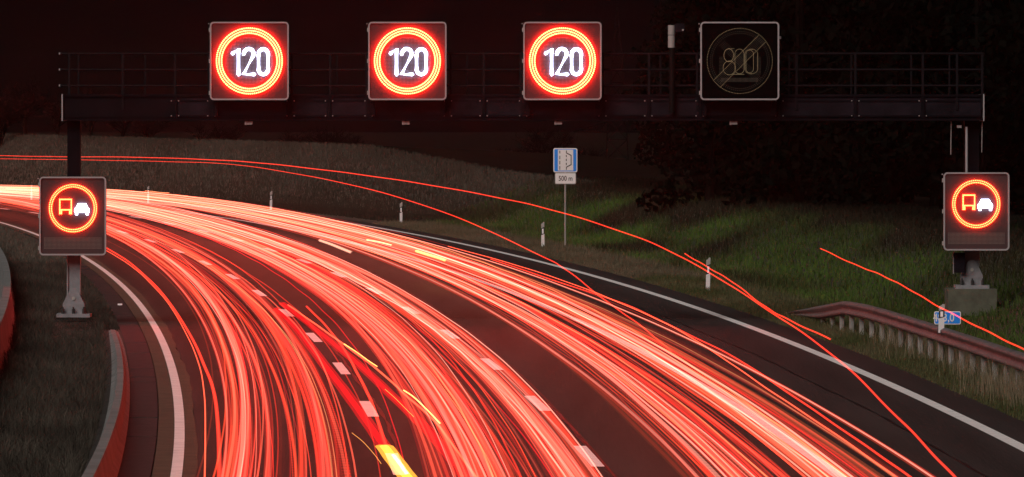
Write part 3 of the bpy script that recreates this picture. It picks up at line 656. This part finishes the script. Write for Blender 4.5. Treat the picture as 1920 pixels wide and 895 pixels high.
for i, (px, dd, h) in enumerate(spots):
    x = (px-960)*dd/F; z = float(bank(x-R(dd), dd)); lab = wl[i] if i < 8 else 'dark tree deep in the black wood at right, lost among others'
    if i < 3:
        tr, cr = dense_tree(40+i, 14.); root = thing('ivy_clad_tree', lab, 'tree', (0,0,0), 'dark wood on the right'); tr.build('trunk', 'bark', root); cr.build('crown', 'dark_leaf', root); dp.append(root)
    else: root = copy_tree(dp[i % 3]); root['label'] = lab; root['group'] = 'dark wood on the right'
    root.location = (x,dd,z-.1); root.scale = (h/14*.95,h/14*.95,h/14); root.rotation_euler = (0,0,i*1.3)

# ------------------------------------------------------------------ electricity pylon far behind
PD = 650.0; kk = PD/F; PX = lambda px: (px-960)*kk; PZ = lambda py: H-(py-HOR)*kk
pr_ = thing('electricity_pylon', 'faint dark lattice pylon on the skyline right of third speed sign', 'pylon', (PX(1157), PD, PZ(338)))
lv = [(338,22),(300,20.5),(262,19),(225,17),(190,14.5),(155,12),(120,9.5),(85,7),(50,4),(15,.6)]
def corner(i, sx, sy): py, hw_ = lv[i]; return (PX(1157)+sx*hw_*kk, PD+sy*hw_*kk, PZ(py))
mb = MB()
for sx in (-1,1):
    for sy in (-1,1): mb.tube([corner(i,sx,sy) for i in range(len(lv))], .07, 4)
mb.build('leg_frame', 'pylon_steel', pr_)
mb = MB()
for i in range(len(lv)-1):
    for sy in (-1,1):
        mb.tube([corner(i,-1,sy),corner(i+1,1,sy)], .04, 3); mb.tube([corner(i,1,sy),corner(i+1,-1,sy)], .04, 3); mb.tube([corner(i,-1,sy),corner(i,1,sy)], .04, 3)
    for sx in (-1,1): mb.tube([corner(i,sx,-1),corner(i+1,sx,1)], .04, 3); mb.tube([corner(i,sx,1),corner(i+1,sx,-1)], .04, 3)
mb.build('bracing', 'pylon_steel', pr_)
for py, hw_ in ((248,82),(105,34)):
    mb = MB(); c = Vector((PX(1157),PD,PZ(py)))
    for s in (-1,1):
        tip = c+Vector((s*hw_*kk,0,.05)); lo = c+Vector((s*14*kk,0,0)); hi = c+Vector((s*10*kk,0,22*kk*hw_/82))
        for yy in (-.4,.4): mb.tube([lo+Vector((0,yy,0)),tip], .07, 4); mb.tube([hi+Vector((0,yy,0)),tip], .06, 4)
        for k in range(6):
            f_ = k/6; mb.tube([lo.lerp(tip,f_), hi.lerp(tip,min(1,f_+.12))], .035, 3); mb.tube([hi.lerp(tip,f_), lo.lerp(tip,min(1,f_+.12))], .035, 3)
    mb.build('cross_arm', 'pylon_steel', pr_)

# ------------------------------------------------------------------ streaks of light above the lanes
class Trails:
    def __init__(s): s.V = []; s.Fc = []; s.C = []; s.P = []; s.n = 0
    def add(s, P, hw, hh, col, sides=4, pulse=None):
        """P (n,3) path; hw/hh half width and height of the streak; col (n,3) radiance"""
        n_ = len(P); T = np.gradient(P, axis=0); T /= np.linalg.norm(T, axis=1)[:,None]
        U = np.stack([T[:,1], -T[:,0], np.zeros(n_)], 1); U /= np.linalg.norm(U, axis=1)[:,None]
        a = 2*PI*np.arange(sides)/sides+(PI/4 if sides == 4 else 0); hw = np.broadcast_to(hw, n_); hh = np.broadcast_to(hh, n_)
        q = P[:,None,:]+U[:,None,:]*(np.cos(a)[None,:,None]*hw[:,None,None])
        q = q.copy(); q[:,:,2] += np.sin(a)[None,:]*hh[:,None]
        i = np.arange(n_-1)[:,None]*sides; k = np.arange(sides)[None]; k1 = (k+1) % sides
        f = np.stack([i+k, i+sides+k, i+sides+k1, i+k1], 2).reshape(-1,4)+s.n
        ends = np.array([list(range(sides)), [(n_-1)*sides+j for j in range(sides-1,-1,-1)]])+s.n
        s.V.append(q.reshape(-1,3)); s.Fc.append(f); s.n += n_*sides
        s.C.append(np.repeat(np.asarray(col), sides, axis=0)); s.P.append(np.repeat(np.zeros(n_) if pulse is None else pulse, sides))
    def build(s, name):
        V = np.concatenate(s.V).astype(np.float32); Fq = np.concatenate(s.Fc).astype(np.int32); me = bpy.data.meshes.new(name)
        me.vertices.add(len(V)); me.vertices.foreach_set('co', V.ravel()); me.loops.add(Fq.size); me.loops.foreach_set('vertex_index', Fq.ravel())
        me.polygons.add(len(Fq)); me.polygons.foreach_set('loop_start', (np.arange(len(Fq))*4).astype(np.int32)); me.update(calc_edges=True)
        C = np.concatenate(s.C); c4 = np.ones((len(V),4), np.float32); c4[:,:3] = C
        at_ = me.attributes.new('glow', 'FLOAT_COLOR', 'POINT'); at_.data.foreach_set('color', c4.ravel())
        ap = me.attributes.new('pulse', 'FLOAT', 'POINT'); ap.data.foreach_set('value', np.concatenate(s.P).astype(np.float32))
        me.materials.append(MATS['streak']); o = bpy.data.objects.new(name, me); COL.objects.link(o); return o
DEEP = (.62,.0,.004); RED = (1.15,.045,.022); ORNG = (1.5,.135,.06); SALM = (1.7,.32,.20); PALE = (1.9,.72,.56); WARM = (1.9,.62,.25); WHT = (2.2,1.05,.85)
PD_ = np.concatenate([np.arange(62, 200, 2.5), np.arange(200, 330, 4.0), np.arange(330, 500, 6.0)])
def streak_path(t, off, z, rnd, wob=1.0, d=PD_):
    """t lane fraction of the centre, off metres from the lane centre"""
    o = off+.16*np.sin(d/rnd.uniform(38,75)+rnd.uniform(0,6))*rnd.uniform(.3,1.2)+.014*np.sin(d/rnd.uniform(9,20)+rnd.uniform(0,6))
    zz = z+zr(d)+.012*wob*np.sin(d/rnd.uniform(1.8,4.5)+rnd.uniform(0,6))*rnd.uniform(.2,1)
    return np.stack([lane(t,d)+o, d, zz], 1)
def tone(col, d, boost, rnd, lvl=1.0):
    s = np.clip((d-120)/170, 0, 1); s = s*s*(3-2*s)
    return np.array(col)[None]*lvl*(1+boost*s+.10*np.sin(d/rnd.uniform(10,30)+rnd.uniform(0,6)))[:,None]
LAMP = np.array((1.0,.034,.017)); LAMPS = [LAMP, LAMP, LAMP, np.array((1.0,.070,.024)), np.array((.9,.010,.014)), np.array((.8,.004,.012))]
CORES = [np.array((1.0,.04,.02)), np.array((1.0,.06,.03)), np.array((1.0,.11,.06)), np.array((1.0,.17,.11))]
HOT = np.array((1.5,.55,.40))
def bundle(T, rnd, t, c, sig, n_wide, n_thin, gain, boost, amber=0.0, hot=0.0, zc=.78):
    gain *= .80; hot *= .75
    for k in range(n_wide):           # a lamp cluster: wide dim glow, brighter middle, hot core
        off = c+rnd.normalvariate(0, sig); P_ = streak_path(t, off, rnd.uniform(zc-.16, zc+.16), rnd, .5)
        hw = rnd.choice((.03,.045,.06,.08,.11)); I = gain*math.exp(rnd.normalvariate(0,.8)); sh = rnd.uniform(-.5,.5)
        col = np.array((1.0,.18,.05)) if rnd.random() < amber else rnd.choice(LAMPS)
        pu = PD_*2*PI/rnd.uniform(.45,.7) if rnd.random() < .2 else None
        core = HOT if rnd.random() < hot else rnd.choice(CORES)
        for j, (fw, cj) in enumerate(((1, col*.20), (.34, core*.40))):
            Q_ = P_.copy(); Q_[:,0] += sh*hw*(1-fw)
            T.add(Q_, hw*fw, hw*.35*fw+.004, tone(cj*I, PD_, boost, rnd), 4, pu if j == 0 else None)
    for k in range(n_thin):
        off = c+rnd.normalvariate(0, sig*1.1); P_ = streak_path(t, off, rnd.uniform(zc-.2, zc+.25), rnd, 1.0)
        col = np.array((1.0,.30,.12)) if rnd.random() < amber else rnd.choice(LAMPS+CORES)
        if rnd.random() < hot*1.6: col = HOT*.8
        T.add(P_, rnd.choice((.006,.009,.012,.016)), rnd.choice((.006,.01,.012)), tone(col*gain*rnd.uniform(.4,1.3), PD_, boost, rnd), 4)
rnd = random.Random(21)
for lab, t, parts in (
    ('dense red and orange tail light streaks filling the left lane', .125, ((-.50,.22,20,16,.85,.35,.03,.02),(.56,.16,13,12,.85,.35,.03,.02),(.05,.45,4,5,.35,.2,0,0))),
    ('dense pale salmon tail light streaks filling the second lane', .364, ((-.74,.25,32,22,1.05,1.3,.03,.14),(.48,.20,24,22,1.05,1.2,.03,.14),(-.1,.4,6,7,.4,.7,0,0))),
    ('dense red and amber tail light streaks filling the third lane', .606, ((-.64,.20,16,24,.9,1.1,.13,.12),(.74,.26,18,28,.9,1.0,.09,.12),(.1,.5,4,9,.4,.6,.1,0)))):
    T = Trails()
    for c, sg, n1, n2, ga, bo, am, ht in parts: bundle(T, rnd, t, c, sg, n1, n2, ga, bo, am, ht)
    tag(T.build('light_streaks'), lab, 'light streak', kind='stuff')
def smooth_path(pts, n_):
    pts = [Vector(p) for p in pts]; q = [pts[0]*2-pts[1]]+pts+[pts[-1]*2-pts[-2]]; res = []
    for i in range(1, len(q)-2):
        for k in range(n_):
            s = k/n_; p0, p1, p2, p3 = q[i-1], q[i], q[i+1], q[i+2]
            res.append(.5*((2*p1)+(p2-p0)*s+(2*p0-5*p1+4*p2-p3)*s*s+(3*p1-p0-3*p2+p3)*s**3))
    return np.array([tuple(p) for p in res]+[tuple(pts[-1])])
def single(label, pix, zs, hw, hh, col, group='separate light streaks', wob=.003, sides=6, n_=14, far=1.0):
    z = zs if isinstance(zs, (list, tuple)) else [zs]*len(pix)
    P_ = smooth_path([atz(a, b, c) for (a, b), c in zip(pix, z)], n_)
    P_[:,2] += wob*np.sin(np.arange(len(P_))*.55)
    g_ = np.interp(P_[:,1], [60, 220], [1, far]); T = Trails(); T.add(P_, hw*g_, hh*g_, np.repeat([np.array(col)*.8], len(P_), 0), sides); T.add(P_, hw*g_*.5, hh*g_*.5, np.repeat([np.array(col)*.8], len(P_), 0), sides); return tag(T.build('light_streak'), label, 'light streak', group)
single('thin orange streak at the far left beside the edge strip', [(383,930),(385,820),(383,740),(372,680),(346,620),(310,562),(262,512),(225,485),(190,465)], .75, .012, .012, ORNG)
single('second thin red streak from the left, just inside the first', [(411,930),(410,820),(402,740),(385,690),(352,620),(300,545),(240,490),(190,460)], .75, .03, .02, RED)
single('thin red streak high above the outer lane crossing the gantry sign pole', [(1900,1010),(1790,895),(1690,790),(1560,665),(1430,575),(1310,500),(1200,447),(1050,398),(930,370),(780,343),(640,323),(500,307),(400,300),(250,295),(100,294),(0,292),(-60,290)], [3.8]*9+[3.75,3.7,3.6,3.5,3.3,3.1,2.9,2.8], .0065, .0065, RED, far=2.6)
single('thin red streak descending in front of the pale far bank to the third lane', [(1260,660),(1200,610),(1130,560),(1060,505),(1000,473),(850,405),(700,357),(560,327),(430,308),(300,303),(150,300),(0,298),(-50,297)], [2.6]*5+[2.6,2.6,2.5,2.5,2.4,2.3,2.2,2.2], .008, .008, RED, far=2.0)
single('short red streak beside the nearest delineator post ending on the verge', [(1558,637),(1475,598),(1430,572),(1375,530),(1330,503),(1284,476)], 3.6, .007, .007, RED)
single('bold red streak running from bank over the kilometre plate to right edge', [(1990,695),(1920,656),(1840,616),(1760,575),(1700,540),(1650,515),(1600,495),(1538,466)], 3.8, .0065, .0065, RED)
single('wavy thin red streak along the right side of the third lane', [(1720,930),(1680,895),(1560,810),(1440,730),(1350,668),(1270,618),(1190,580),(1080,535),(960,495),(840,462)], .95, .012, .012, ORNG)
single('outermost red streak right of the third lane traffic', [(1790,960),(1700,890),(1600,820),(1480,738),(1380,672),(1280,622),(1170,570),(1050,530),(920,486)], .95, .020, .014, RED)
single('broad deep red streak of a vehicle moving out, left lamp', [(790,930),(764,895),(720,836),(690,793),(650,738),(622,702),(590,660),(555,615),(520,580)], .82, .105, .05, DEEP)
single('broad deep red streak of a vehicle moving out, right lamp', [(880,905),(840,850),(790,795),(735,742),(680,690),(620,640),(570,600),(530,570)], .82, .10, .05, DEEP)
single('orange red streak crossing diagonally over the second lane', [(900,905),(860,850),(815,790),(765,745),(710,695),(650,650),(590,607),(540,572)], .92, .022, .016, ORNG)
single('thin orange streak falling past the dashes between first and second lane', [(728,850),(712,800),(695,750),(670,700),(645,655),(610,610),(575,575)], .85, .028, .018, RED)
single('wide yellow indicator flash streak at the bottom of the picture', [(790,930),(764,895),(742,866),(720,836)], .90, .125, .02, (1.4,.66,.06), 'yellow indicator flashes')
single('slim white core inside the wide yellow indicator flash', [(764,890),(753,874),(744,862),(737,853)], .935, .03, .012, (2,1.5,.7), 'yellow indicator flashes')
for k, (pix, lab, wdt) in enumerate((([(708,688),(690,676),(668,660),(645,645)],'short amber flash streak in the middle of the picture, upper',.012),([(826,795),(800,768),(776,745),(757,732)],'short amber flash streak in the middle of the picture, lower',.014),([(776,782),(760,766),(740,746),(722,730)],'hairline amber streak left of the lower amber flash',.004),([(837,489),(820,483),(800,477),(781,471)],'short fat yellow flash streak above the second lane',.055),([(735,460),(715,455),(700,452),(688,450)],'short pale yellow flash streak left of the fat yellow one',.03),([(660,474),(640,466),(620,458),(600,451)],'short cream flash streak among the far salmon streaks',.06),([(318,362),(300,361),(285,359),(272,358)],'tiny orange flash right of left overtaking sign',.02),([(715,870),(700,850),(680,828),(660,812)],'hairline amber streak above the yellow flash at bottom',.004))):
    single(lab, pix, .93 if k not in (6,) else 1.0, wdt, wdt*.7, [(2,.95,.22),(2,1.1,.3),(1.4,.6,.12),(1.8,1.0,.22),(1.9,1.1,.45),(1.0,.45,.30),(1.7,.5,.2),(1.2,.5,.1)][k], 'yellow indicator flashes', 0)
single('orange trail dash left of the left overtaking sign', [(10,353),(40,352),(75,354)], 1.2, .05, .03, (1.6,.35,.1), 'yellow indicator flashes', 0)

# ------------------------------------------------------------------ thin night haze that carries the glow of the lamps
hz = MB(); hz.box(-1510, 1510, -310, 2610, -7, 24); mv = bpy.data.materials.new('haze'); mv.use_nodes = True; nn = mv.node_tree.nodes; nn.remove(nn['Principled BSDF'])
pv = nn.new('ShaderNodeVolumePrincipled'); pv.inputs['Color'].default_value = (.9,.9,.9,1); pv.inputs['Density'].default_value = 0.00010; pv.inputs['Anisotropy'].default_value = .9
mv.node_tree.links.new(pv.outputs[0], nn['Material Output'].inputs['Volume']); MATS['haze'] = mv
tag(hz.build('haze', 'haze'), 'thin night haze hanging over the motorway', 'haze', kind='stuff')
